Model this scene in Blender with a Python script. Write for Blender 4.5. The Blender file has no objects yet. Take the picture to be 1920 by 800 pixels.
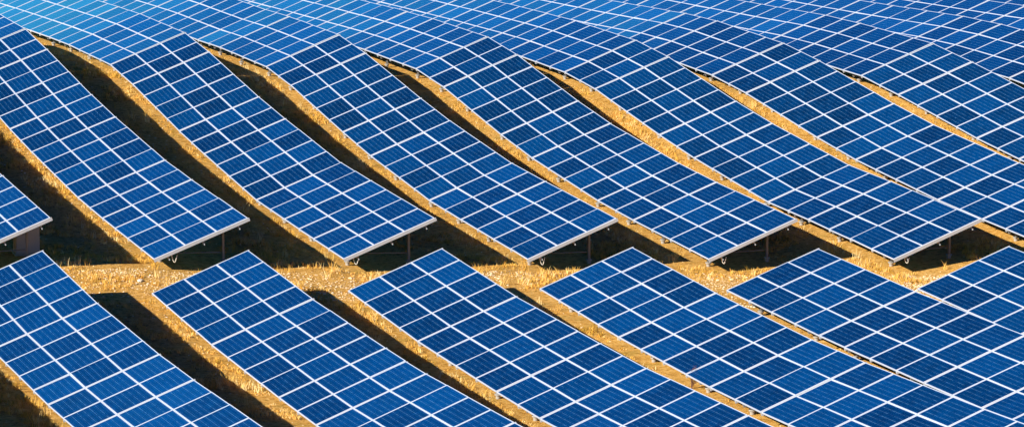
import bpy, math, random
import numpy as np
from mathutils import Matrix, Vector

# ---------------------------------------------------------------- camera, light, exposure
scene = bpy.context.scene
Z0 = 23.0                       # camera height above the zero level of the field
YAW, PITCH, FOC = -0.322426, -0.189808, 7327.75513
SUN_EL, SUN_AZ = 29.4, 70.0     # shadows fall 69 degrees from +Y towards +X
cam_d = bpy.data.cameras.new('camera')
cam = bpy.data.objects.new('camera', cam_d)
scene.collection.objects.link(cam)
cam.location = (0, 0, Z0)
cam.rotation_euler = (math.pi / 2 + PITCH, 0, YAW)
cam_d.sensor_width = 36.0
cam_d.lens = 36.0 * FOC / 1920.0
cam_d.clip_start = 0.5
cam_d.clip_end = 6000.0
scene.camera = cam

el = math.radians(SUN_EL)
az = math.radians(SUN_AZ)
d_sun = Vector((math.sin(az) * math.cos(el), math.cos(az) * math.cos(el), -math.sin(el)))
world = bpy.data.worlds.new('World')
scene.world = world
world.use_nodes = True
wn = world.node_tree.nodes
wl = world.node_tree.links
wn.clear()
w_out = wn.new('ShaderNodeOutputWorld')
w_bg = wn.new('ShaderNodeBackground')
w_sky = wn.new('ShaderNodeTexSky')
w_sky.sky_type = 'NISHITA'
w_sky.sun_disc = False
w_sky.sun_elevation = el
w_sky.sun_rotation = math.atan2(-d_sun.x, -d_sun.y)
w_sky.air_density = 1.0
w_sky.dust_density = 0.0
w_sky.ozone_density = 3.0
w_bg.inputs['Strength'].default_value = 0.05
# sky graded for strong panel reflections and dark shadows: bright only near the horizon
w_hs = wn.new('ShaderNodeHueSaturation')
w_hs.inputs['Saturation'].default_value = 1.15
w_gm = wn.new('ShaderNodeGamma')
w_gm.inputs[1].default_value = 3.6
w_mu = wn.new('ShaderNodeMix')
w_mu.data_type = 'RGBA'
w_mu.blend_type = 'MULTIPLY'
w_mu.inputs[0].default_value = 1.0
w_mu.inputs[7].default_value = (0.034, 0.053, 0.0285, 1)
wl.new(w_sky.outputs[0], w_hs.inputs['Color'])
w_cl = wn.new('ShaderNodeVectorMath')      # keep the glow round the sun as soft as the rest
w_cl.operation = 'MINIMUM'
w_cl.inputs[1].default_value = (4.0, 4.6, 5.8)
wl.new(w_hs.outputs[0], w_cl.inputs[0])
wl.new(w_cl.outputs[0], w_gm.inputs[0])
wl.new(w_gm.outputs[0], w_mu.inputs[6])
wl.new(w_mu.outputs[2], w_bg.inputs[0])
wl.new(w_bg.outputs[0], w_out.inputs[0])

sun_d = bpy.data.lights.new('sun', 'SUN')
sun_d.energy = 5.0
sun_d.angle = math.radians(0.5)
sun_d.color = (1.0, 0.94, 0.86)
sun = bpy.data.objects.new('sun', sun_d)
sun.rotation_euler = d_sun.to_track_quat('-Z', 'Y').to_euler()
sun.location = (-30, 40, 60)
scene.collection.objects.link(sun)

scene.view_settings.view_transform = 'Standard'
scene.view_settings.look = 'None'
scene.view_settings.exposure = 0.7
scene.view_settings.gamma = 1.0

# ---------------------------------------------------------------- surveyed rows of tables
# o: low near corner, ry: bearing, rc: bearing change per table, th: tilt, s: +1 runs away / -1 runs nearer,
# sl: slope of each table along the row, cn: columns of modules in each table, keep: tables to build
ROWS = {
    'M0': dict(o=[19.3, 107.577, -22.114], ry=0.0084, rc=0.0, th=0.3569, s=1, sl=[0.0104, 0.0137, 0.0487, 0.0691, 0.0921, 0.0799, -0.0052, -0.0486, -0.0569, -0.0584, -0.0592, -0.0596, -0.0598], cn=[4, 2, 4, 2, 4, 2, 4, 2, 4, 2, 4, 2, 4], keep=[1, 1, 1, 1, 1, 1, 1, 0, 0, 0, 0, 0, 0]),
    'A': dict(o=[25.148, 107.83, -22.514], ry=0.0052, rc=0.00346, th=0.351, s=1, sl=[-0.0026, 0.0137, 0.0487, 0.0691, 0.0921, 0.0799, -0.0052, -0.0486, -0.0569, -0.0584, -0.0592, -0.0596, -0.0598], cn=[4, 2, 4, 2, 4, 2, 4, 2, 4, 2, 4, 2, 4], keep=[1, 1, 1, 1, 1, 1, 1, 1, 0, 0, 0, 0, 0]),
    'B': dict(o=[30.908, 108.125, -22.936], ry=-0.0001, rc=0.00282, th=0.3579, s=1, sl=[-0.0051, 0.0002, 0.0566, 0.0692, 0.0924, 0.0663, -0.0291, -0.0486, -0.0569, -0.0584, -0.0592, -0.0596, -0.0598], cn=[4, 2, 4, 2, 4, 2, 4, 2, 4, 2, 4, 2, 4], keep=[1, 1, 1, 1, 1, 1, 1, 1, 1, 1, 1, 1, 1]),
    'C': dict(o=[36.557, 107.975, -23.286], ry=-0.0049, rc=0.00256, th=0.3637, s=1, sl=[-0.0031, 0.004, 0.0504, 0.0806, 0.0946, 0.0602, -0.0322, -0.0518, -0.0347, -0.0474, -0.0537, -0.0568, -0.0584], cn=[4, 2, 4, 2, 4, 2, 4, 2, 4, 2, 4, 2, 4], keep=[1, 1, 1, 1, 1, 1, 1, 1, 1, 1, 1, 1, 1]),
    'D': dict(o=[41.899, 106.86, -23.413], ry=-0.0059, rc=0.00179, th=0.3624, s=1, sl=[-0.0051, 0.0083, 0.0412, 0.0775, 0.1013, 0.0524, -0.0332, -0.0467, -0.0566, -0.0583, -0.0592, -0.0596, -0.0598], cn=[4, 2, 4, 2, 4, 2, 4, 2, 4, 2, 4, 2, 4], keep=[1, 1, 1, 1, 1, 1, 1, 1, 1, 1, 1, 1, 1]),
    'E': dict(o=[46.949, 104.649, -23.311], ry=-0.0037, rc=0.00078, th=0.3592, s=1, sl=[-0.0025, -0.0125, 0.0471, 0.0742, 0.0901, 0.0372, -0.0265, -0.0438, -0.0524, -0.0562, -0.0581, -0.0591, -0.0595], cn=[4, 2, 4, 2, 4, 2, 4, 2, 4, 2, 4, 2, 4], keep=[1, 1, 1, 1, 1, 1, 1, 1, 1, 1, 1, 1, 1]),
    'F': dict(o=[51.547, 101.732, -23.019], ry=-0.0072, rc=0.00086, th=0.3569, s=1, sl=[-0.0069, 0.0031, 0.0255, 0.0623, 0.0795, 0.0449, -0.0117, -0.045, -0.0708, -0.0654, -0.0627, -0.0613, -0.0607], cn=[4, 2, 4, 2, 4, 2, 4, 2, 4, 2, 4, 2, 4], keep=[1, 1, 1, 1, 1, 1, 1, 1, 1, 1, 1, 1, 1]),
    'G': dict(o=[55.934, 98.572, -22.784], ry=-0.0136, rc=0.00119, th=0.3582, s=1, sl=[0.012, 0.0073, 0.0149, 0.0434, 0.0709, 0.0546, -0.0249, -0.0432, -0.0659, -0.0629, -0.0615, -0.0607, -0.0604], cn=[4, 2, 4, 2, 4, 2, 4, 2, 4, 2, 4, 2, 4], keep=[0, 0, 1, 1, 1, 1, 1, 1, 1, 1, 1, 1, 1]),
    'H': dict(o=[60.446, 95.401, -22.572], ry=-0.0064, rc=0.0001, th=0.3553, s=1, sl=[0.0361, 0.0205, 0.0356, 0.0234, 0.0398, 0.0211, -0.0197, -0.0466, -0.0688, -0.0644, -0.0622, -0.0611, -0.0605], cn=[4, 2, 4, 2, 4, 2, 4, 2, 4, 2, 4, 2, 4], keep=[0, 0, 0, 0, 0, 1, 1, 1, 1, 1, 1, 1, 1]),
    'N0': dict(o=[18.391, 104.338, -22.383], ry=0.0113, rc=0.0, th=0.3553, s=-1, sl=[0.0192, -0.0114, -0.0332, -0.046, -0.0586, -0.0586], cn=[4, 4, 2, 4, 2, 4], keep=[1, 1, 1, 1, 1, 0]),
    'N1': dict(o=[24.393, 104.899, -22.879], ry=0.0066, rc=0.0, th=0.3593, s=-1, sl=[0.0073, -0.0133, -0.0253, -0.0512, -0.0586, -0.0586], cn=[4, 4, 2, 4, 2, 4], keep=[1, 1, 1, 1, 1, 0]),
    'N2': dict(o=[30.061, 104.721, -23.144], ry=0.0047, rc=0.0, th=0.3567, s=-1, sl=[0.0088, -0.0189, -0.0263, -0.053, -0.0586, -0.0586], cn=[4, 4, 2, 4, 2, 4], keep=[1, 1, 1, 1, 1, 0]),
    'N3': dict(o=[35.343, 103.307, -23.156], ry=-0.0015, rc=0.00609, th=0.3507, s=-1, sl=[0.0006, -0.0184, -0.0385, -0.0512, -0.0586, -0.0586], cn=[4, 4, 2, 4, 2, 4], keep=[1, 1, 1, 1, 1, 0]),
    'N4': dict(o=[40.157, 100.99, -23.057], ry=0.0062, rc=0.0, th=0.347, s=-1, sl=[-0.0131, -0.0301, -0.0368, -0.0647, -0.0586, -0.0586], cn=[4, 4, 2, 4, 2, 4], keep=[1, 1, 1, 1, 0, 0]),
    'N5': dict(o=[44.958, 98.539, -22.841], ry=-0.0028, rc=0.0, th=0.3543, s=-1, sl=[-0.0121, -0.0301, -0.0368, -0.0647, -0.0586, -0.0586], cn=[4, 4, 2, 4, 2, 4], keep=[1, 1, 0, 0, 0, 0]),
    'I': dict(o=[64.958, 92.23, -22.36], ry=-0.0064, rc=0.00119, th=0.3553, s=1, sl=[0.0361, 0.0205, 0.0356, 0.0234, 0.0398, 0.0211, -0.0197, -0.0466, -0.0688, -0.0644, -0.0622, -0.0611, -0.0605], cn=[4, 2, 4, 2, 4, 2, 4, 2, 4, 2, 4, 2, 4], keep=[0, 0, 0, 0, 0, 0, 0, 0, 1, 1, 1, 1, 1]),
    'J': dict(o=[69.469, 89.059, -22.147], ry=-0.0064, rc=0.0001, th=0.3553, s=1, sl=[0.0361, 0.0205, 0.0356, 0.0234, 0.0398, 0.0211, -0.0197, -0.0466, -0.0688, -0.0644, -0.0622, -0.0611, -0.0605], cn=[4, 2, 4, 2, 4, 2, 4, 2, 4, 2, 4, 2, 4], keep=[0, 0, 0, 0, 0, 0, 0, 0, 0, 0, 1, 1, 1]),
    'L': dict(o=[12.389, 103.776, -21.887], ry=0.0113, rc=0.0, th=0.3553, s=-1, sl=[0.0192, -0.0114, -0.0332, -0.046, -0.0586, -0.0586], cn=[4, 4, 2, 4, 2, 4], keep=[1, 1, 1, 1, 1, 0]),
    'ML': dict(o=[13.452, 107.324, -21.715], ry=0.0084, rc=0.0, th=0.3569, s=1, sl=[0.0104, 0.0137, 0.0487, 0.0691, 0.0921, 0.0799, -0.0052, -0.0486, -0.0569, -0.0584, -0.0592, -0.0596, -0.0598], cn=[4, 2, 4, 2, 4, 2, 4, 2, 4, 2, 4, 2, 4], keep=[0, 0, 0, 0, 0, 0, 0, 0, 0, 0, 0, 0, 0]),
}
L = 1.65          # module length along the row, with its gap
GAP = 0.058       # extra gap between two tables
CLEAR = 0.45      # low edge above ground
rng = np.random.default_rng(7)
random.seed(7)
COL = scene.collection


def row_tables(r):
    cur = np.array(r['o'], float) + np.array([0, 0, Z0])
    th = r['th']
    out = []
    for t, (m, al) in enumerate(zip(r['cn'], r['sl'])):
        y = r['ry'] + r['rc'] * t
        R = np.array([[math.cos(y), -math.sin(y), 0], [math.sin(y), math.cos(y), 0], [0, 0, 1]])
        a = R @ np.array([0, math.cos(al), math.sin(al)])
        c = R @ np.array([math.cos(th), -math.sin(th) * math.sin(al), math.sin(th) * math.cos(al)])
        q0 = cur if r['s'] > 0 else cur - a * L * m
        out.append(dict(q=q0.copy(), a=a, c=c, m=m, yaw=y, t=t))
        cur = cur + a * r['s'] * (L * m + GAP)
    return out


TABLES = {n: row_tables(r) for n, r in ROWS.items()}

# ---------------------------------------------------------------- terrain (thin plate through the low edges)
pts = []
for n, tb in TABLES.items():
    for t in tb:
        pts.append(t['q'])
        pts.append(t['q'] + t['a'] * L * t['m'] * 0.5)
PT = np.array(pts)
PXY = PT[:, :2]
_n = len(PT)
_d = np.linalg.norm(PXY[:, None] - PXY[None], axis=-1)
_K = np.where(_d > 0, _d * _d * np.log(_d + 1e-9), 0) + 5.0 * np.eye(_n)
_Q = np.c_[np.ones(_n), PXY]
_S = np.linalg.solve(np.block([[_K, _Q], [_Q.T, np.zeros((3, 3))]]), np.r_[PT[:, 2], np.zeros(3)])


def fbm(x, y, s=1.0, oct_=4, seed=0):
    r = np.random.default_rng(seed)
    out = np.zeros_like(x)
    amp = 1.0
    for o in range(oct_):
        for k in range(3):
            an = r.uniform(0, 6.283)
            ph = r.uniform(0, 6.283)
            ph2 = r.uniform(0, 6.283)
            fx, fy = math.cos(an) / s, math.sin(an) / s
            out += amp * np.sin(x * fx + y * fy + ph + 1.3 * np.sin((x * fy - y * fx) * 0.7 + ph2)) / 3
        s *= 0.47
        amp *= 0.55
    return out


# ground height corrections read from where the shadow edges fall (x, y, dz)
SHADOW_Z = [(24.3, 126.2, 0.24), (24.6, 125.0, 0.16), (24.2, 119.7, 0.24), (23.6, 112.8, 0.24), (23.3, 108.7, 0.24), (24.5, 110.2, 0.21), (30.0, 135.3, 0.20), (29.8, 131.9, 0.24), (31.0, 134.6, -0.08), (31.1, 129.3, -0.07), (30.7, 121.3, 0.05), (31.2, 119.4, -0.05), (30.8, 112.7, 0.06), (36.7, 134.5, -0.07), (37.2, 128.6, -0.14), (36.6, 121.4, -0.01), (37.2, 120.2, -0.11), (42.3, 133.9, -0.10), (42.5, 129.9, -0.14), (42.8, 128.0, -0.14), (24.1, 104.0, 0.07), (23.6, 98.9, 0.24), (23.7, 95.0, 0.24), (30.2, 106.0, -0.07), (29.6, 101.0, 0.19), (30.0, 97.9, 0.03), (30.5, 95.7, -0.07), (18.4, 96.2, 0.02), (18.6, 95.1, -0.03), (18.5, 92.8, -0.01), (18.6, 91.2, -0.02), (24.9, 108.6, 0.06), (30.7, 108.8, 0.11), (36.3, 109.1, 0.15), (42.2, 109.0, -0.03), (47.4, 107.8, -0.07)]
SZ = np.array(SHADOW_Z)


def ground_z(x, y, rough=True):
    x = np.atleast_1d(np.asarray(x, float)).copy()
    y = np.atleast_1d(np.asarray(y, float)).copy()
    xc = np.clip(x, 4, 84)
    yc = np.clip(y, 79, 180)
    out = np.empty_like(x)
    for i in range(0, len(x), 20000):
        xx, yy = xc[i:i + 20000], yc[i:i + 20000]
        d2 = (xx[:, None] - PXY[:, 0]) ** 2 + (yy[:, None] - PXY[:, 1]) ** 2
        out[i:i + 20000] = (0.5 * d2 * np.log(d2 + 1e-9)) @ _S[:_n] + _S[_n] + _S[_n + 1] * xx + _S[_n + 2] * yy
    out -= CLEAR
    for i in range(0, len(x), 50000):
        d2 = (xc[i:i + 50000, None] - SZ[:, 0]) ** 2 + (0.35 * (yc[i:i + 50000, None] - SZ[:, 1])) ** 2
        w = np.exp(-d2 / (2 * 2.2 ** 2))
        out[i:i + 50000] += (w @ SZ[:, 2]) / (w.sum(1) + 0.35)
    if rough:
        out += 0.035 * fbm(x, y, 0.8, 4, 3)
    t = np.clip((79 - y) / 79, 0, 1)
    out = out * (1 - t) + (Z0 - 1.8) * t            # the slope the photograph is taken from
    far = np.clip((y - 180) / 600, 0, 1)
    out -= 12 * far * far
    return out


# ---------------------------------------------------------------- materials
def mat(name):
    m = bpy.data.materials.new(name)
    m.use_nodes = True
    n = m.node_tree.nodes
    return m, n, m.node_tree.links, n['Principled BSDF']


def N(n, kind, **kw):
    x = n.new(kind)
    for k, v in kw.items():
        if k.startswith('i_'):
            x.inputs[k[2:].replace('_', ' ')].default_value = v
        else:
            setattr(x, k, v)
    return x


def math_node(n, l, op, a, b=None, c=None):
    x = n.new('ShaderNodeMath')
    x.operation = op
    for i, v in enumerate((a, b, c)):
        if v is None:
            continue
        if isinstance(v, (int, float)):
            x.inputs[i].default_value = v
        else:
            l.new(v, x.inputs[i])
    return x.outputs[0]


def mix_col(n, l, fac, a, b, mode='MIX'):
    x = n.new('ShaderNodeMix')
    x.data_type = 'RGBA'
    x.blend_type = mode
    for sock, v in ((x.inputs[0], fac), (x.inputs[6], a), (x.inputs[7], b)):
        if isinstance(v, (int, float)):
            sock.default_value = v
        elif isinstance(v, tuple):
            sock.default_value = (*v, 1)
        else:
            l.new(v, sock)
    return x.outputs[2]


def band(n, l, v, period, offset, half):
    """1 where v is within half of offset + k * period"""
    a = math_node(n, l, 'SUBTRACT', v, offset)
    a = math_node(n, l, 'DIVIDE', a, period)
    a = math_node(n, l, 'FRACT', math_node(n, l, 'ADD', a, 100.5))
    a = math_node(n, l, 'ABSOLUTE', math_node(n, l, 'SUBTRACT', a, 0.5))
    return math_node(n, l, 'LESS_THAN', a, half / period)


def cell_material():
    m, n, l, b = mat('solar_cells')
    tc = n.new('ShaderNodeTexCoord')
    sx = n.new('ShaderNodeSeparateXYZ')
    l.new(tc.outputs['Object'], sx.inputs[0])
    X, Y = sx.outputs[0], sx.outputs[1]
    oi = n.new('ShaderNodeObjectInfo')
    P = 0.1535
    # crystal patches of the cells
    cmb = n.new('ShaderNodeVectorMath')
    cmb.operation = 'ADD'
    l.new(tc.outputs['Object'], cmb.inputs[0])
    rv = n.new('ShaderNodeCombineXYZ')
    l.new(math_node(n, l, 'MULTIPLY', oi.outputs['Random'], 97.0), rv.inputs[0])
    l.new(math_node(n, l, 'MULTIPLY', oi.outputs['Random'], 31.0), rv.inputs[1])
    l.new(rv.outputs[0], cmb.inputs[1])
    vor = N(n, 'ShaderNodeTexVoronoi', feature='F1')
    vor.inputs['Scale'].default_value = 22.0
    l.new(cmb.outputs[0], vor.inputs['Vector'])
    vs = n.new('ShaderNodeSeparateXYZ')
    l.new(vor.outputs['Color'], vs.inputs[0])
    # cell to cell shade
    sn = n.new('ShaderNodeVectorMath')
    sn.operation = 'SNAP'
    l.new(cmb.outputs[0], sn.inputs[0])
    sn.inputs[1].default_value = (P, P, 10)
    wn_ = n.new('ShaderNodeTexWhiteNoise')
    l.new(sn.outputs[0], wn_.inputs['Vector'])
    noi = N(n, 'ShaderNodeTexNoise')
    noi.inputs['Scale'].default_value = 2.2
    noi.inputs['Detail'].default_value = 3.0
    l.new(cmb.outputs[0], noi.inputs['Vector'])
    shade = math_node(n, l, 'ADD', math_node(n, l, 'MULTIPLY', vs.outputs[0], 0.16),
                      math_node(n, l, 'MULTIPLY', wn_.outputs['Value'], 0.16))
    shade = math_node(n, l, 'ADD', shade, math_node(n, l, 'MULTIPLY', noi.outputs[0], 0.55))
    rnd = math_node(n, l, 'POWER', oi.outputs['Random'], 1.6)
    shade = math_node(n, l, 'ADD', shade, math_node(n, l, 'MULTIPLY', rnd, 0.60))
    shade = math_node(n, l, 'MULTIPLY_ADD', shade, 1.05, -0.15)
    blue = mix_col(n, l, shade, (0.0001, 0.010, 0.037), (0.0001, 0.050, 0.172))
    # gaps between cells, ribbons on the cells
    gx = band(n, l, X, P, 0.495, 0.0032)
    gy = band(n, l, Y, P, 0.0525, 0.0022)
    rib = band(n, l, X, P / 2, 0.495 + P / 4, 0.0009)
    dash = N(n, 'ShaderNodeTexNoise')
    dash.inputs['Scale'].default_value = 6.0
    dash.inputs['Detail'].default_value = 0.0
    l.new(cmb.outputs[0], dash.inputs['Vector'])
    dsh = math_node(n, l, 'MULTIPLY', gx, math_node(n, l, 'MULTIPLY_ADD', dash.outputs[0], 1.5, -0.25))
    c1 = mix_col(n, l, math_node(n, l, 'MULTIPLY', rib, 0.75), blue, (0.05, 0.18, 0.36))
    c2 = mix_col(n, l, math_node(n, l, 'MULTIPLY', gy, 0.35), c1, (0.02, 0.14, 0.36))
    c3 = mix_col(n, l, dsh, c2, (0.16, 0.38, 0.60))
    # white border of the backing sheet between cells and frame
    ex = math_node(n, l, 'GREATER_THAN', math_node(n, l, 'ABSOLUTE', math_node(n, l, 'SUBTRACT', X, 0.495)), 3 * P + 0.002)
    ey = math_node(n, l, 'GREATER_THAN', math_node(n, l, 'ABSOLUTE', math_node(n, l, 'SUBTRACT', Y, 0.82)), 5 * P + 0.003)
    c4 = mix_col(n, l, math_node(n, l, 'MAXIMUM', ex, ey), c3, (0.003, 0.05, 0.18))
    l.new(c4, b.inputs['Base Color'])
    dn = N(n, 'ShaderNodeTexNoise')
    dn.inputs['Scale'].default_value = 1.7
    dn.inputs['Detail'].default_value = 5.0
    l.new(cmb.outputs[0], dn.inputs['Vector'])
    rr = math_node(n, l, 'MULTIPLY_ADD', dn.outputs[0], 0.10, 0.10)
    l.new(rr, b.inputs['Roughness'])
    b.inputs['IOR'].default_value = 1.62
    b.inputs['Specular Tint'].default_value = (0.2, 0.75, 1.0, 1)
    return m


def metal_material(name, col, rough, metallic=0.0, var=0.1, scale=6.0):
    m, n, l, b = mat(name)
    tc = n.new('ShaderNodeTexCoord')
    no = N(n, 'ShaderNodeTexNoise')
    no.inputs['Scale'].default_value = scale
    no.inputs['Detail'].default_value = 5
    l.new(tc.outputs['Object'], no.inputs['Vector'])
    c = mix_col(n, l, no.outputs[0], tuple(v * (1 - var) for v in col), tuple(min(1, v * (1 + var)) for v in col))
    l.new(c, b.inputs['Base Color'])
    b.inputs['Roughness'].default_value = rough
    b.inputs['Metallic'].default_value = metallic
    return m


M_CELL = cell_material()
M_FRAME = metal_material('anodised_frame', (0.60, 0.64, 0.70), 0.45)
M_RAIL = metal_material('galvanised_rail', (0.50, 0.50, 0.49), 0.5, 0.0, 0.12)
M_POST = metal_material('galvanised_post_shaded', (0.22, 0.215, 0.20), 0.55, 0.0, 0.2)  # galvanised grey painted darker to stand in for deep shade under the tables
M_FOOT = metal_material('concrete_footing', (0.36, 0.33, 0.27), 0.9, 0, 0.25, 20)
M_CABLE = metal_material('pale_cable', (0.62, 0.55, 0.42), 0.6)
M_CAB = metal_material('cabinet_paint', (0.42, 0.40, 0.36), 0.5, 0, 0.08)
M_CABD = metal_material('cabinet_dark_paint', (0.18, 0.18, 0.17), 0.5, 0, 0.08)


def ground_material():
    m, n, l, b = mat('dry_ground')
    geo = n.new('ShaderNodeNewGeometry')
    def noise(s, d=6, r=0.6):
        x = N(n, 'ShaderNodeTexNoise')
        x.inputs['Scale'].default_value = s
        x.inputs['Detail'].default_value = d
        x.inputs['Roughness'].default_value = r
        l.new(geo.outputs['Position'], x.inputs['Vector'])
        return x.outputs[0]
    def ramp(v, pos):
        x = n.new('ShaderNodeValToRGB')
        l.new(v, x.inputs[0])
        e = x.color_ramp.elements
        for i, (p, c) in enumerate(pos):
            el_ = e[i] if i < 2 else e.new(p)
            el_.position = p
            el_.color = (*c, 1)
        return x.outputs[0]
    big = ramp(noise(0.7, 4), [(0.35, (0.62, 0.29, 0.045)), (0.65, (0.70, 0.40, 0.10))])
    med = ramp(noise(6.0, 8, 0.8), [(0.38, (0.17, 0.07, 0.012)), (0.48, (0.66, 0.33, 0.06)), (0.66, (0.86, 0.58, 0.20))])
    c = mix_col(n, l, 0.75, big, med)
    ol = noise(1.3, 5, 0.6)
    olm = ramp(ol, [(0.56, (0, 0, 0)), (0.68, (1, 1, 1))])
    c = mix_col(n, l, math_node(n, l, 'MULTIPLY', olm, 0.4), c, (0.30, 0.22, 0.03))
    l.new(c, b.inputs['Base Color'])
    b.inputs['Roughness'].default_value = 1.0
    b.inputs['Specular IOR Level'].default_value = 0.1
    bp = n.new('ShaderNodeBump')
    bp.inputs['Strength'].default_value = 0.9
    bp.inputs['Distance'].default_value = 0.05
    l.new(noise(14, 8, 0.8), bp.inputs['Height'])
    l.new(bp.outputs[0], b.inputs['Normal'])
    return m


def scatter_material(name, cols, scale, rough=0.9, trans=0.0):
    """colour wanders with the place of each clump"""
    m, n, l, b = mat(name)
    at = n.new('ShaderNodeAttribute')
    at.attribute_name = 'shade'
    r = n.new('ShaderNodeValToRGB')
    l.new(at.outputs['Fac'], r.inputs[0])
    e = r.color_ramp.elements
    for i, c in enumerate(cols):
        p = i / (len(cols) - 1)
        el_ = e[i] if i < 2 else e.new(p)
        el_.position = p
        el_.color = (*c, 1)
    l.new(r.outputs[0], b.inputs['Base Color'])
    b.inputs['Roughness'].default_value = rough
    b.inputs['Specular IOR Level'].default_value = 0.2
    return m


M_GROUND = ground_material()
M_GRASS = scatter_material('dry_grass', [(0.22, 0.13, 0.015), (0.56, 0.33, 0.04), (0.82, 0.45, 0.08), (0.88, 0.56, 0.14), (0.92, 0.74, 0.34)], 1)
M_STONE = scatter_material('pale_stone', [(0.42, 0.24, 0.08), (0.78, 0.56, 0.28), (0.90, 0.78, 0.55)], 1)
M_TWIG = metal_material('dead_twig', (0.16, 0.07, 0.05), 0.9, 0, 0.2)


# ---------------------------------------------------------------- mesh helpers
def mesh_np(name, V, F, material, shade=None):
    me = bpy.data.meshes.new(name)
    V = np.asarray(V, np.float32)
    F = np.asarray(F, np.int32)
    k = F.shape[1]
    me.vertices.add(len(V))
    me.vertices.foreach_set('co', V.ravel())
    me.loops.add(F.size)
    me.loops.foreach_set('vertex_index', F.ravel())
    me.polygons.add(len(F))
    me.polygons.foreach_set('loop_start', np.arange(0, F.size, k, dtype=np.int32))
    me.polygons.foreach_set('loop_total', np.full(len(F), k, np.int32))
    me.update(calc_edges=True)
    if shade is not None:
        a = me.attributes.new('shade', 'FLOAT', 'POINT')
        a.data.foreach_set('value', np.asarray(shade, np.float32))
    me.materials.append(material)
    me.polygons.foreach_set('use_smooth', np.zeros(len(F), bool))
    return me


def boxes(name, lst, material):
    """lst of (x0,x1,y0,y1,z0,z1)"""
    V, F = [], []
    for (x0, x1, y0, y1, z0, z1) in lst:
        i = len(V)
        V += [(x0, y0, z0), (x1, y0, z0), (x1, y1, z0), (x0, y1, z0), (x0, y0, z1), (x1, y0, z1), (x1, y1, z1), (x0, y1, z1)]
        F += [(i, i + 3, i + 2, i + 1), (i + 4, i + 5, i + 6, i + 7), (i, i + 1, i + 5, i + 4),
              (i + 1, i + 2, i + 6, i + 5), (i + 2, i + 3, i + 7, i + 6), (i + 3, i, i + 4, i + 7)]
    return mesh_np(name, V, F, material)


def tube_mesh(name, path, radii, material, seg=8):
    V, F = [], []
    path = [Vector(p) for p in path]
    if not isinstance(radii, (list, tuple)):
        radii = [radii] * len(path)
    for i, p in enumerate(path):
        t = (path[min(i + 1, len(path) - 1)] - path[max(i - 1, 0)]).normalized()
        u = t.orthogonal().normalized()
        if i:
            u = (u_prev - t * u_prev.dot(t)).normalized()
        u_prev = u
        v = t.cross(u)
        for k in range(seg):
            an = 2 * math.pi * k / seg
            V.append(p + (u * math.cos(an) + v * math.sin(an)) * radii[i])
    for i in range(len(path) - 1):
        for k in range(seg):
            a, b = i * seg + k, i * seg + (k + 1) % seg
            F.append((a, b, b + seg, a + seg))
    i0 = len(V)
    V.append(path[0]); V.append(path[-1])
    e = (len(path) - 1) * seg
    for k in range(seg):
        F.append((i0, (k + 1) % seg, k, k))
        F.append((i0 + 1, e + k, e + (k + 1) % seg, e + (k + 1) % seg))
    me = bpy.data.meshes.new(name)
    me.from_pydata([tuple(v) for v in V], [], [tuple(dict.fromkeys(f)) for f in F])
    me.materials.append(material)
    me.update()
    return me


def link(name, me, parent=None, M=None):
    o = bpy.data.objects.new(name, me)
    COL.objects.link(o)
    if parent is not None:
        o.parent = parent
    if M is not None:
        o.matrix_basis = M
    return o


# ---------------------------------------------------------------- ground
def axis(lo, hi, step, outer):
    core = list(np.arange(lo, hi + step, step))
    a, s, v = [], step, lo
    while v > -outer:
        s *= 1.35
        v -= s
        a.append(v)
    b, s, v = [], step, core[-1]
    while v < outer:
        s *= 1.35
        v += s
        b.append(v)
    return np.array(a[::-1] + core + b)


gx = axis(10, 76, 0.2, 2500)
gy = axis(80, 172, 0.2, 2500)
XX, YY = np.meshgrid(gx, gy)
ZZ = ground_z(XX.ravel(), YY.ravel())
V = np.c_[XX.ravel(), YY.ravel(), ZZ]
nx, ny = len(gx), len(gy)
ii, jj = np.meshgrid(np.arange(nx - 1), np.arange(ny - 1))
q = (jj * nx + ii).ravel()
F = np.c_[q, q + 1, q + nx + 1, q + nx]
g = link('ground', mesh_np('ground', V, F, M_GROUND))
g['kind'] = 'structure'
g.data.polygons.foreach_set('use_smooth', np.ones(len(F), bool))

# ---------------------------------------------------------------- solar tables
MW, ML, FT = 0.99, 1.64, 0.040
BE = 0.035                                  # short edges, clamped over the cross rails
BW = 0.018                                  # width of the frame seen from above


def frame_mesh():
    h = FT
    return boxes('module_frame', [(0, MW, 0, BE, -h, 0), (0, MW, ML - BE, ML, -h, 0),
                                  (0, BW, BE, ML - BE, -h, 0), (MW - BW, MW, BE, ML - BE, -h, 0)], M_FRAME)


ME_FRAME = frame_mesh()
ME_LAM = boxes('solar_module', [(BW, MW - BW, BE, ML - BE, -0.030, -0.004)], M_CELL)
ME_CROSS = boxes('cross_rail', [(-0.012, 3.035, -0.022, 0.022, -0.105, -0.043)], M_RAIL)
ME_EDGE = boxes('edge_rail', [(-0.006, 3.03, -0.029, 0.0, -0.100, -0.005)], M_RAIL)
ME_RAFTER = boxes('rafter', [(0.15, 2.80, -0.035, 0.035, -0.29, -0.19)], M_POST)
PURL = (0.42, 1.53, 2.66)
ME_BEAM = {m: boxes('purlin', [(-0.025, 0.025, 0.03, L * m - 0.045, -0.187, -0.108)], M_POST) for m in (2, 4)}
ME_CLIP = boxes('clip', [(-0.014, 0.014, -0.03, 0.010, -0.225, -0.19)], M_RAIL)
ME_POST = boxes('post', [(-0.03, 0.03, -0.04, -0.034, 0, 1), (-0.03, 0.03, 0.034, 0.04, 0, 1),
                         (-0.003, 0.003, -0.034, 0.034, 0, 1)], M_POST)
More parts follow.
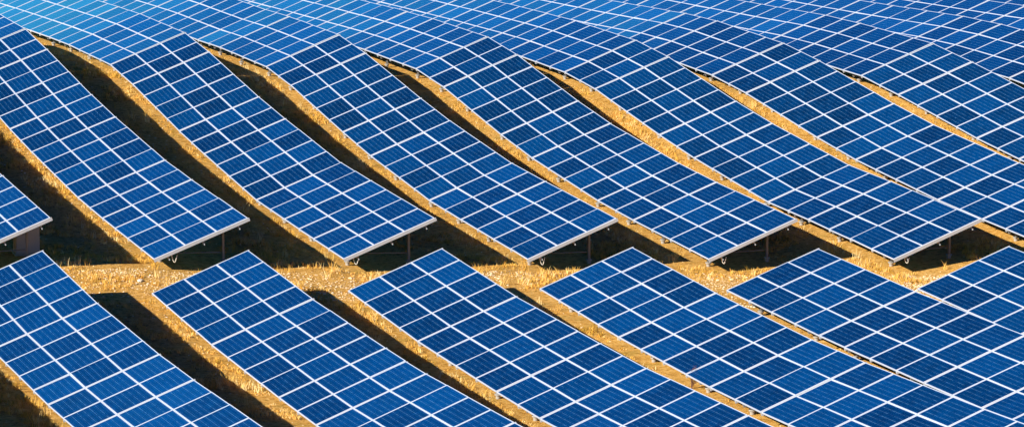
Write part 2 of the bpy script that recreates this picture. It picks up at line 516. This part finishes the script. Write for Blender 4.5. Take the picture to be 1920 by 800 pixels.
ME_FOOT = tube_mesh('footing', [(0, 0, -0.25), (0, 0, 0.09), (0, 0, 0.10), (0, 0, 0.13)], [0.062, 0.062, 0.095, 0.095], M_FOOT, 14)
ORD = ['first', 'second', 'third', 'fourth', 'fifth', 'sixth', 'seventh', 'eighth', 'ninth', 'tenth', 'eleventh', 'twelfth', 'thirteenth', 'fourteenth']
FAR = {'M0': 0, 'A': 1, 'B': 2, 'C': 3, 'D': 4, 'E': 5, 'F': 6, 'G': 7, 'H': 8, 'I': 9, 'J': 10}
NEAR = {'L': 0, 'N0': 1, 'N1': 2, 'N2': 3, 'N3': 4, 'N4': 5, 'N5': 6}


def table_label(n, t, m):
    size = 'twelve-panel' if m == 4 else 'six-panel'
    if n in NEAR:
        where = 'whose upper end meets the stony path' if t == 0 else '%s down from the stony path' % ORD[t]
        if n == 'L':
            return 'blue %s solar table off the left, %s' % (size, 'beside the path' if t == 0 else ORD[t] + ' down from the path')
        return 'blue %s solar table %s, %s near row from left' % (size, where, ORD[NEAR[n] - 1])
    row = '%s far row from left' % ORD[FAR[n]]
    if n == 'M0' or t == 0:
        where = 'with its end over the stony path' if t == 0 else '%s up from the stony path' % ORD[t]
        return 'blue %s solar table %s, %s' % (size, where, row)
    if t < 6:
        return 'dark blue %s solar table, %s below the hill crest, %s' % (size, ORD[5 - t], row)
    return 'light blue %s solar table, %s beyond the hill crest, %s' % (size, ORD[t - 6], row)


def build_table(n, T):
    q, a, c, m = (Vector(T['q']), Vector(T['a']), Vector(T['c']), T['m'])
    nrm = c.cross(a).normalized()
    W = Matrix(((c.x, a.x, nrm.x, q.x), (c.y, a.y, nrm.y, q.y), (c.z, a.z, nrm.z, q.z), (0, 0, 0, 1)))
    mid = q + c * 1.5 + a * (L * m / 2)
    gz = float(ground_z(mid.x, mid.y)[0])
    root = bpy.data.objects.new('solar_table', None)
    COL.objects.link(root)
    root.empty_display_size = 0.5
    root.location = (mid.x, mid.y, gz)
    root.rotation_euler = (0, 0, T['yaw'])
    root['label'] = table_label(n, T['t'], m)
    root['category'] = 'solar panel'
    root['group'] = 'solar tables in rows below the path' if n in NEAR else 'solar tables in rows above the path'
    E = Matrix.Translation(Vector((mid.x, mid.y, gz))) @ Matrix.Rotation(T['yaw'], 4, 'Z')
    Ei = E.inverted()
    B = Ei @ W
    for i in range(m):
        for j in range(3):
            jit = Matrix.Rotation(random.gauss(0, 0.0035), 4, 'X') @ Matrix.Rotation(random.gauss(0, 0.0035), 4, 'Y')
            o = link('solar_module', ME_LAM, root, B @ Matrix.Translation((j + 0.005, i * L + 0.005, 0)) @ jit)
            link('module_frame', ME_FRAME, o)
    for i in range(1, m):
        link('cross_rail', ME_CROSS, root, B @ Matrix.Translation((0, i * L, 0)))
    link('edge_rail', ME_EDGE, root, B @ Matrix.Translation((0, 0.001, 0)))
    link('edge_rail', ME_EDGE, root, B @ Matrix.Translation((0, L * m + 0.028, 0)))
    end = T['t'] == 0
    for x in PURL:
        p = link('purlin', ME_BEAM[m], root, B @ Matrix.Translation((x, 0, 0)))
        if end and n not in NEAR:
            link('clip', ME_CLIP, p, Matrix.Translation((0, 0.012, 0)))
    for yc in ((0.75, 3.15) if m == 4 else (1.0,)):
        y0 = yc * L
        link('rafter', ME_RAFTER, root, B @ Matrix.Translation((0, y0, 0)))
        tops = {}
        for kind, x in (('front_post', 0.42), ('rear_post', 2.45)):
            top = W @ Vector((x, y0, -0.24))
            gz2 = float(ground_z(top.x, top.y)[0])
            if top.z - gz2 < 0.05:
                gz2 = top.z - 0.05
            Mx = Ei @ Matrix.Translation((top.x, top.y, gz2 - 0.1)) @ Matrix.Rotation(T['yaw'], 4, 'Z') @ Matrix.Diagonal((1, 1, top.z - gz2 + 0.1, 1))
            po = link(kind, ME_POST, root, Mx)
            Fm = Mx.inverted() @ Ei @ Matrix.Translation((top.x, top.y, gz2))
            link('footing', ME_FOOT, po, Fm)
            tops[kind] = (top, gz2)
        f_, r_ = tops['front_post'], tops['rear_post']
        A0 = Ei @ (Vector(f_[0]) + Vector((0.05, 0.045, -0.03)))
        A1 = Ei @ Vector((r_[0].x - 0.05, r_[0].y + 0.045, r_[1] + 0.35))
        if A1.z < A0.z + 0.6:
            link('brace', tube_mesh('brace', [A0, A1], 0.018, M_POST, 6), root)
    return root


for n, tb in TABLES.items():
    for T, k in zip(tb, ROWS[n]['keep']):
        if k:
            build_table(n, T)

# ---------------------------------------------------------------- where ground is open to the sky
def under_table(x, y, grow_lo=0.0, grow_hi=0.0):
    m = np.zeros(len(x), bool)
    for n, tb in TABLES.items():
        for T in tb:
            q_, a_, c_ = T['q'], T['a'], T['c']
            ch = c_[:2] / np.linalg.norm(c_[:2])
            ah = np.array([-ch[1], ch[0]])
            dx, dy = x - q_[0], y - q_[1]
            u = dx * ch[0] + dy * ch[1]
            v = dx * ah[0] + dy * ah[1]
            m |= (u > -grow_lo) & (u < 2.82 + grow_hi) & (v > 0) & (v < L * T['m'])
    return m


# path belt between the two banks
nend = sorted([(TABLES[n][0]['q'][0], TABLES[n][0]['q'][1] + TABLES[n][0]['m'] * L) for n in ('L', 'N0', 'N1', 'N2', 'N3', 'N4', 'N5')])
fend = sorted([(TABLES[n][0]['q'][0], TABLES[n][0]['q'][1]) for n in ('ML', 'M0', 'A', 'B', 'C', 'D', 'E', 'F', 'G')])
nX, nY = np.array(nend).T
fX, fY = np.array(fend).T


def path_mask(x, y, pad=0.6):
    lo = np.interp(x, nX, nY) - pad
    hi = np.interp(x, fX, fY) + pad
    return (y > lo) & (y < hi)


def to_px(x, y, z):
    f_ = np.array([-math.sin(YAW) * math.cos(PITCH), math.cos(YAW) * math.cos(PITCH), math.sin(PITCH)])
    r_ = np.array([math.cos(YAW), math.sin(YAW), 0])
    u_ = np.cross(r_, f_)
    P_ = np.c_[x, y, z - Z0]
    d = P_ @ f_
    return 960 + FOC * (P_ @ r_) / d, 400 - FOC * (P_ @ u_) / d


def scatter_points(dens, seed, pad_px=60):
    """random points on the open ground around the part of the field the photograph covers"""
    r = np.random.default_rng(seed)
    x0, x1, y0, y1 = 14, 74, 82, 168
    k = int((x1 - x0) * (y1 - y0) * dens)
    x = r.uniform(x0, x1, k)
    y = r.uniform(y0, y1, k)
    z = ground_z(x, y, False)
    u, v = to_px(x, y, z)
    ok = (u > -pad_px) & (u < 1920 + pad_px) & (v > -20) & (v < 800 + pad_px)
    x, y = x[ok], y[ok]
    ok = ~under_table(x, y, -0.25, 0.0)
    return x[ok], y[ok]


# ---------------------------------------------------------------- dry grass
def grass(name, x, y, blades, hgt, wid, seed, label_shade=0.0, spread=0.05):
    r = np.random.default_rng(seed)
    x = np.repeat(x, blades); y = np.repeat(y, blades); hgt = np.repeat(hgt, blades)
    base_sh = 0.52 + 0.22 * fbm(x, y, 0.8, 3, 11) + label_shade + np.repeat(r.normal(0, 0.20, len(x) // blades), blades)
    k = len(x)
    x = x + r.normal(0, spread, k); y = y + r.normal(0, spread, k)
    z = ground_z(x, y) - 0.01
    h = hgt * r.uniform(0.4, 1.15, k)
    an = r.uniform(0, 6.283, k)
    lean = h * r.uniform(0.1, 0.75, k)
    la = r.uniform(0, 6.283, k)
    w = wid * r.uniform(0.6, 1.5, k)
    px, py = np.cos(an) * w / 2, np.sin(an) * w / 2
    bx, by = np.cos(la) * lean, np.sin(la) * lean
    A = np.c_[x - px, y - py, z]; Bv = np.c_[x + px, y + py, z]
    Cv = np.c_[x + bx * 0.4 + px * 0.8, y + by * 0.4 + py * 0.8, z + h * 0.55]
    Dv = np.c_[x + bx * 0.4 - px * 0.8, y + by * 0.4 - py * 0.8, z + h * 0.55]
    Ev = np.c_[x + bx + px * 0.15, y + by + py * 0.15, z + h]
    Fv = np.c_[x + bx - px * 0.15, y + by - py * 0.15, z + h]
    V = np.stack([A, Bv, Cv, Dv, Ev, Fv], 1).reshape(-1, 3)
    i = np.arange(k) * 6
    F = np.concatenate([np.c_[i, i + 1, i + 2, i + 3], np.c_[i + 3, i + 2, i + 4, i + 5]])
    sh = np.repeat(np.clip(base_sh + r.normal(0, 0.08, k), 0, 1), 6)
    o = link(name, mesh_np(name, V, F, M_GRASS, sh))
    o['kind'] = 'stuff'
    return o


x, y = scatter_points(42, 21)
pm = path_mask(x, y, 0.3)
keep = (fbm(x, y, 0.7, 3, 5) > -0.25) & (~pm | (fbm(x, y, 1.1, 3, 8) > -0.1))
x, y = x[keep], y[keep]
hh = (0.085 + 0.07 * np.clip(fbm(x, y, 0.7, 3, 6), -0.7, 1.3)) * np.random.default_rng(3).uniform(0.6, 1.5, len(x))
o = grass('dry_grass', x, y, 9, hh, 0.013, 22, 0.0, 0.035)
o['label'] = 'short golden dry grass on the strips between the rows'
o['category'] = 'grass'
x, y = scatter_points(1.6, 31)
sel = fbm(x, y, 1.2, 2, 9) > 0.15
x, y = x[sel], y[sel]
o = grass('tall_grass', x, y, 16, np.full(len(x), 0.28), 0.010, 32, 0.22, 0.07)
o['label'] = 'sparse taller straw tufts sticking up out of the shadows'
o['category'] = 'grass'

# ---------------------------------------------------------------- stones on the path
def ico():
    t = (1 + 5 ** 0.5) / 2
    v = np.array([(-1, t, 0), (1, t, 0), (-1, -t, 0), (1, -t, 0), (0, -1, t), (0, 1, t), (0, -1, -t), (0, 1, -t),
                  (t, 0, -1), (t, 0, 1), (-t, 0, -1), (-t, 0, 1)], float)
    v /= np.linalg.norm(v[0])
    f = [(0, 11, 5), (0, 5, 1), (0, 1, 7), (0, 7, 10), (0, 10, 11), (1, 5, 9), (5, 11, 4), (11, 10, 2), (10, 7, 6), (7, 1, 8),
         (3, 9, 4), (3, 4, 2), (3, 2, 6), (3, 6, 8), (3, 8, 9), (4, 9, 5), (2, 4, 11), (6, 2, 10), (8, 6, 7), (9, 8, 1)]
    return v, np.array(f)


def stones(name, x, y, size, seed):
    r = np.random.default_rng(seed)
    v, f = ico()
    k = len(x)
    z = ground_z(x, y)
    s = size[:, None] * r.uniform(0.6, 1.3, (k, 3)) * np.array([1, 1, 0.55])
    an = r.uniform(0, 6.283, k)
    P = v[None] * s[:, None] * (1 + r.uniform(-0.22, 0.22, (k, 12, 1)))
    c_, s_ = np.cos(an)[:, None], np.sin(an)[:, None]
    Xr = P[..., 0] * c_ - P[..., 1] * s_; Yr = P[..., 0] * s_ + P[..., 1] * c_
    V = np.stack([Xr + x[:, None], Yr + y[:, None], P[..., 2] + z[:, None] + s[:, 2:3] * 0.25], -1).reshape(-1, 3)
    F = (f[None] + (np.arange(k) * 12)[:, None, None]).reshape(-1, 3)
    sh = np.repeat(np.clip(r.beta(2.2, 1.6, k), 0, 1), 12)
    o = link(name, mesh_np(name, V, F, M_STONE, sh))
    return o


r_0 = np.random.default_rng(44)
x, y = scatter_points(190, 41)
pm = path_mask(x, y, 0.0)
den = fbm(x, y, 1.6, 3, 15)
left = np.clip((34 - x) / 10, 0, 1)
sel = pm & (den + left * 0.45 + r_0.normal(0, 0.35, len(x)) > 0.22)
x, y = x[sel], y[sel]
r_ = np.random.default_rng(5)
o = stones('gravel', x, y, 0.009 + 0.030 * r_.random(len(x)) ** 2.2 * (1 + (r_.random(len(x)) > 0.97) * 0.9), 6)
o['kind'] = 'stuff'
o['label'] = 'pale gravel stones strewn over the path between the rows'
o['category'] = 'gravel'
x, y = scatter_points(3.0, 51)
sel = ~path_mask(x, y, 0.0)
x, y = x[sel], y[sel]
o = stones('scattered_pebble', x, y, r_.uniform(0.012, 0.035, len(x)), 7)
o['kind'] = 'stuff'
o['label'] = 'sparse small stones lying in the dry grass strips'
o['category'] = 'gravel'


def from_px(u, v, dz=0.0):
    """point of the ground seen at pixel (u, v) of the 1920 wide photograph"""
    f_ = np.array([-math.sin(YAW) * math.cos(PITCH), math.cos(YAW) * math.cos(PITCH), math.sin(PITCH)])
    rr = np.array([math.cos(YAW), math.sin(YAW), 0])
    uu = np.cross(rr, f_)
    d = f_ + rr * (u - 960) / FOC + uu * (400 - v) / FOC
    t = 60.0
    for _ in range(400):
        p = np.array([0, 0, Z0]) + d * t
        if p[2] <= ground_z(p[0], p[1])[0] + dz:
            break
        t += 0.15
    return p
STONE = tuple(from_px(262, 527)[:2])
CABINET = tuple(from_px(50, 478)[:2])
WEED = tuple(from_px(1298, 729)[:2])
# ---------------------------------------------------------------- one large stone on the path (26.4, 104.9)
def big_stone(x, y, size, label):
    o = stones('stone', np.array([x]), np.array([y]), np.array([size]), int(x * 10))
    me = o.data
    z = float(ground_z(x, y)[0])
    for v in me.vertices:
        v.co.x -= x; v.co.y -= y; v.co.z -= z
    o.location = (x, y, z)
    a = me.attributes['shade']
    a.data.foreach_set('value', np.full(len(me.vertices), 0.95, np.float32))
    o['label'] = label
    o['category'] = 'stone'


big_stone(*STONE, 0.09, 'largest pale stone lying on the gravel path near its left end')

# ---------------------------------------------------------------- electrical cabinet in the shade of the left row
cx, cy = CABINET
cz = float(ground_z(cx, cy)[0])
root = bpy.data.objects.new('electrical_cabinet', None)
COL.objects.link(root)
root.location = (cx, cy, cz)
root['label'] = 'grey electrical cabinet standing in the shade under the leftmost far table'
root['category'] = 'cabinet'
b = link('body', boxes('body', [(-0.35, 0.35, -0.2, 0.2, 0.08, 0.85)], M_CAB), root)
link('door', boxes('door', [(-0.32, 0.32, -0.215, -0.2, 0.12, 0.81)], M_CAB), root)
link('plinth', boxes('plinth', [(-0.38, 0.38, -0.23, 0.23, -0.1, 0.08)], M_FOOT), root)
link('roof', boxes('roof', [(-0.38, 0.38, -0.25, 0.23, 0.85, 0.89)], M_CABD), root)

# ---------------------------------------------------------------- loops of cable hanging from the front ends
def cable(n, frac, drop, label):
    T = TABLES[n][0]
    q_, c_, a_ = Vector(T['q']), Vector(T['c']), Vector(T['a'])
    p = q_ + c_ * (3 * frac) + a_ * 0.02 + Vector((0, 0, -0.16))
    path = []
    for i in range(13):
        t = i / 12
        path.append(Vector((0.16 * (t - 0.5), 0.02 * math.sin(t * 9), -drop * math.sin(math.pi * t) ** 0.8)))
    o = link('cable', tube_mesh('cable', path, 0.012, M_CABLE, 6))
    o.location = p
    o['label'] = label
    o['category'] = 'cable'
    o['group'] = 'cable loops under the table ends'


for n, fr, dr in (('A', 0.22, 0.2), ('B', 0.14, 0.18), ('C', 0.17, 0.22), ('D', 0.18, 0.2), ('E', 0.16, 0.16)):
    cable(n, fr, dr, 'small pale cable loop hanging under the path end of the %s far row from left' % ORD[FAR[n]])

# ---------------------------------------------------------------- dead weed by the low edge
wx, wy = WEED
wz = float(ground_z(wx, wy)[0])
V_, r2 = [], random.Random(4)
me_parts = []
import bmesh
bm = bmesh.new()


def twig(p, d, ln, rad, depth):
    pts_ = [p]
    for i in range(4):
        d = (d + Vector((r2.gauss(0, .14), r2.gauss(0, .14), r2.gauss(0.04, .08)))).normalized()
        pts_.append(pts_[-1] + d * ln / 4)
    me = tube_mesh('tmp', pts_, [rad * (1 - 0.18 * i) for i in range(5)], M_TWIG, 5)
    bm.from_mesh(me)
    bpy.data.meshes.remove(me)
    if depth:
        for i in (1, 2, 3, 4):
            for s in range(2):
                dd = (d + Vector((r2.uniform(-1, 1), r2.uniform(-1, 1), r2.uniform(-.1, .7)))).normalized()
                twig(pts_[i], dd, ln * r2.uniform(.35, .6), rad * .55, depth - 1)


for s in range(3):
    twig(Vector((r2.uniform(-.04, .04), r2.uniform(-.04, .04), -0.02)), Vector((r2.uniform(-.5, .5), r2.uniform(-.4, .4), 1)).normalized(), 0.42, 0.010, 2)
me = bpy.data.meshes.new('dead_weed')
bm.to_mesh(me)
me.materials.append(M_TWIG)
o = link('dead_weed', me)
o.location = (wx, wy, wz)
o['label'] = 'small bare reddish weed growing beside a low table edge at lower right'
o['category'] = 'plant'
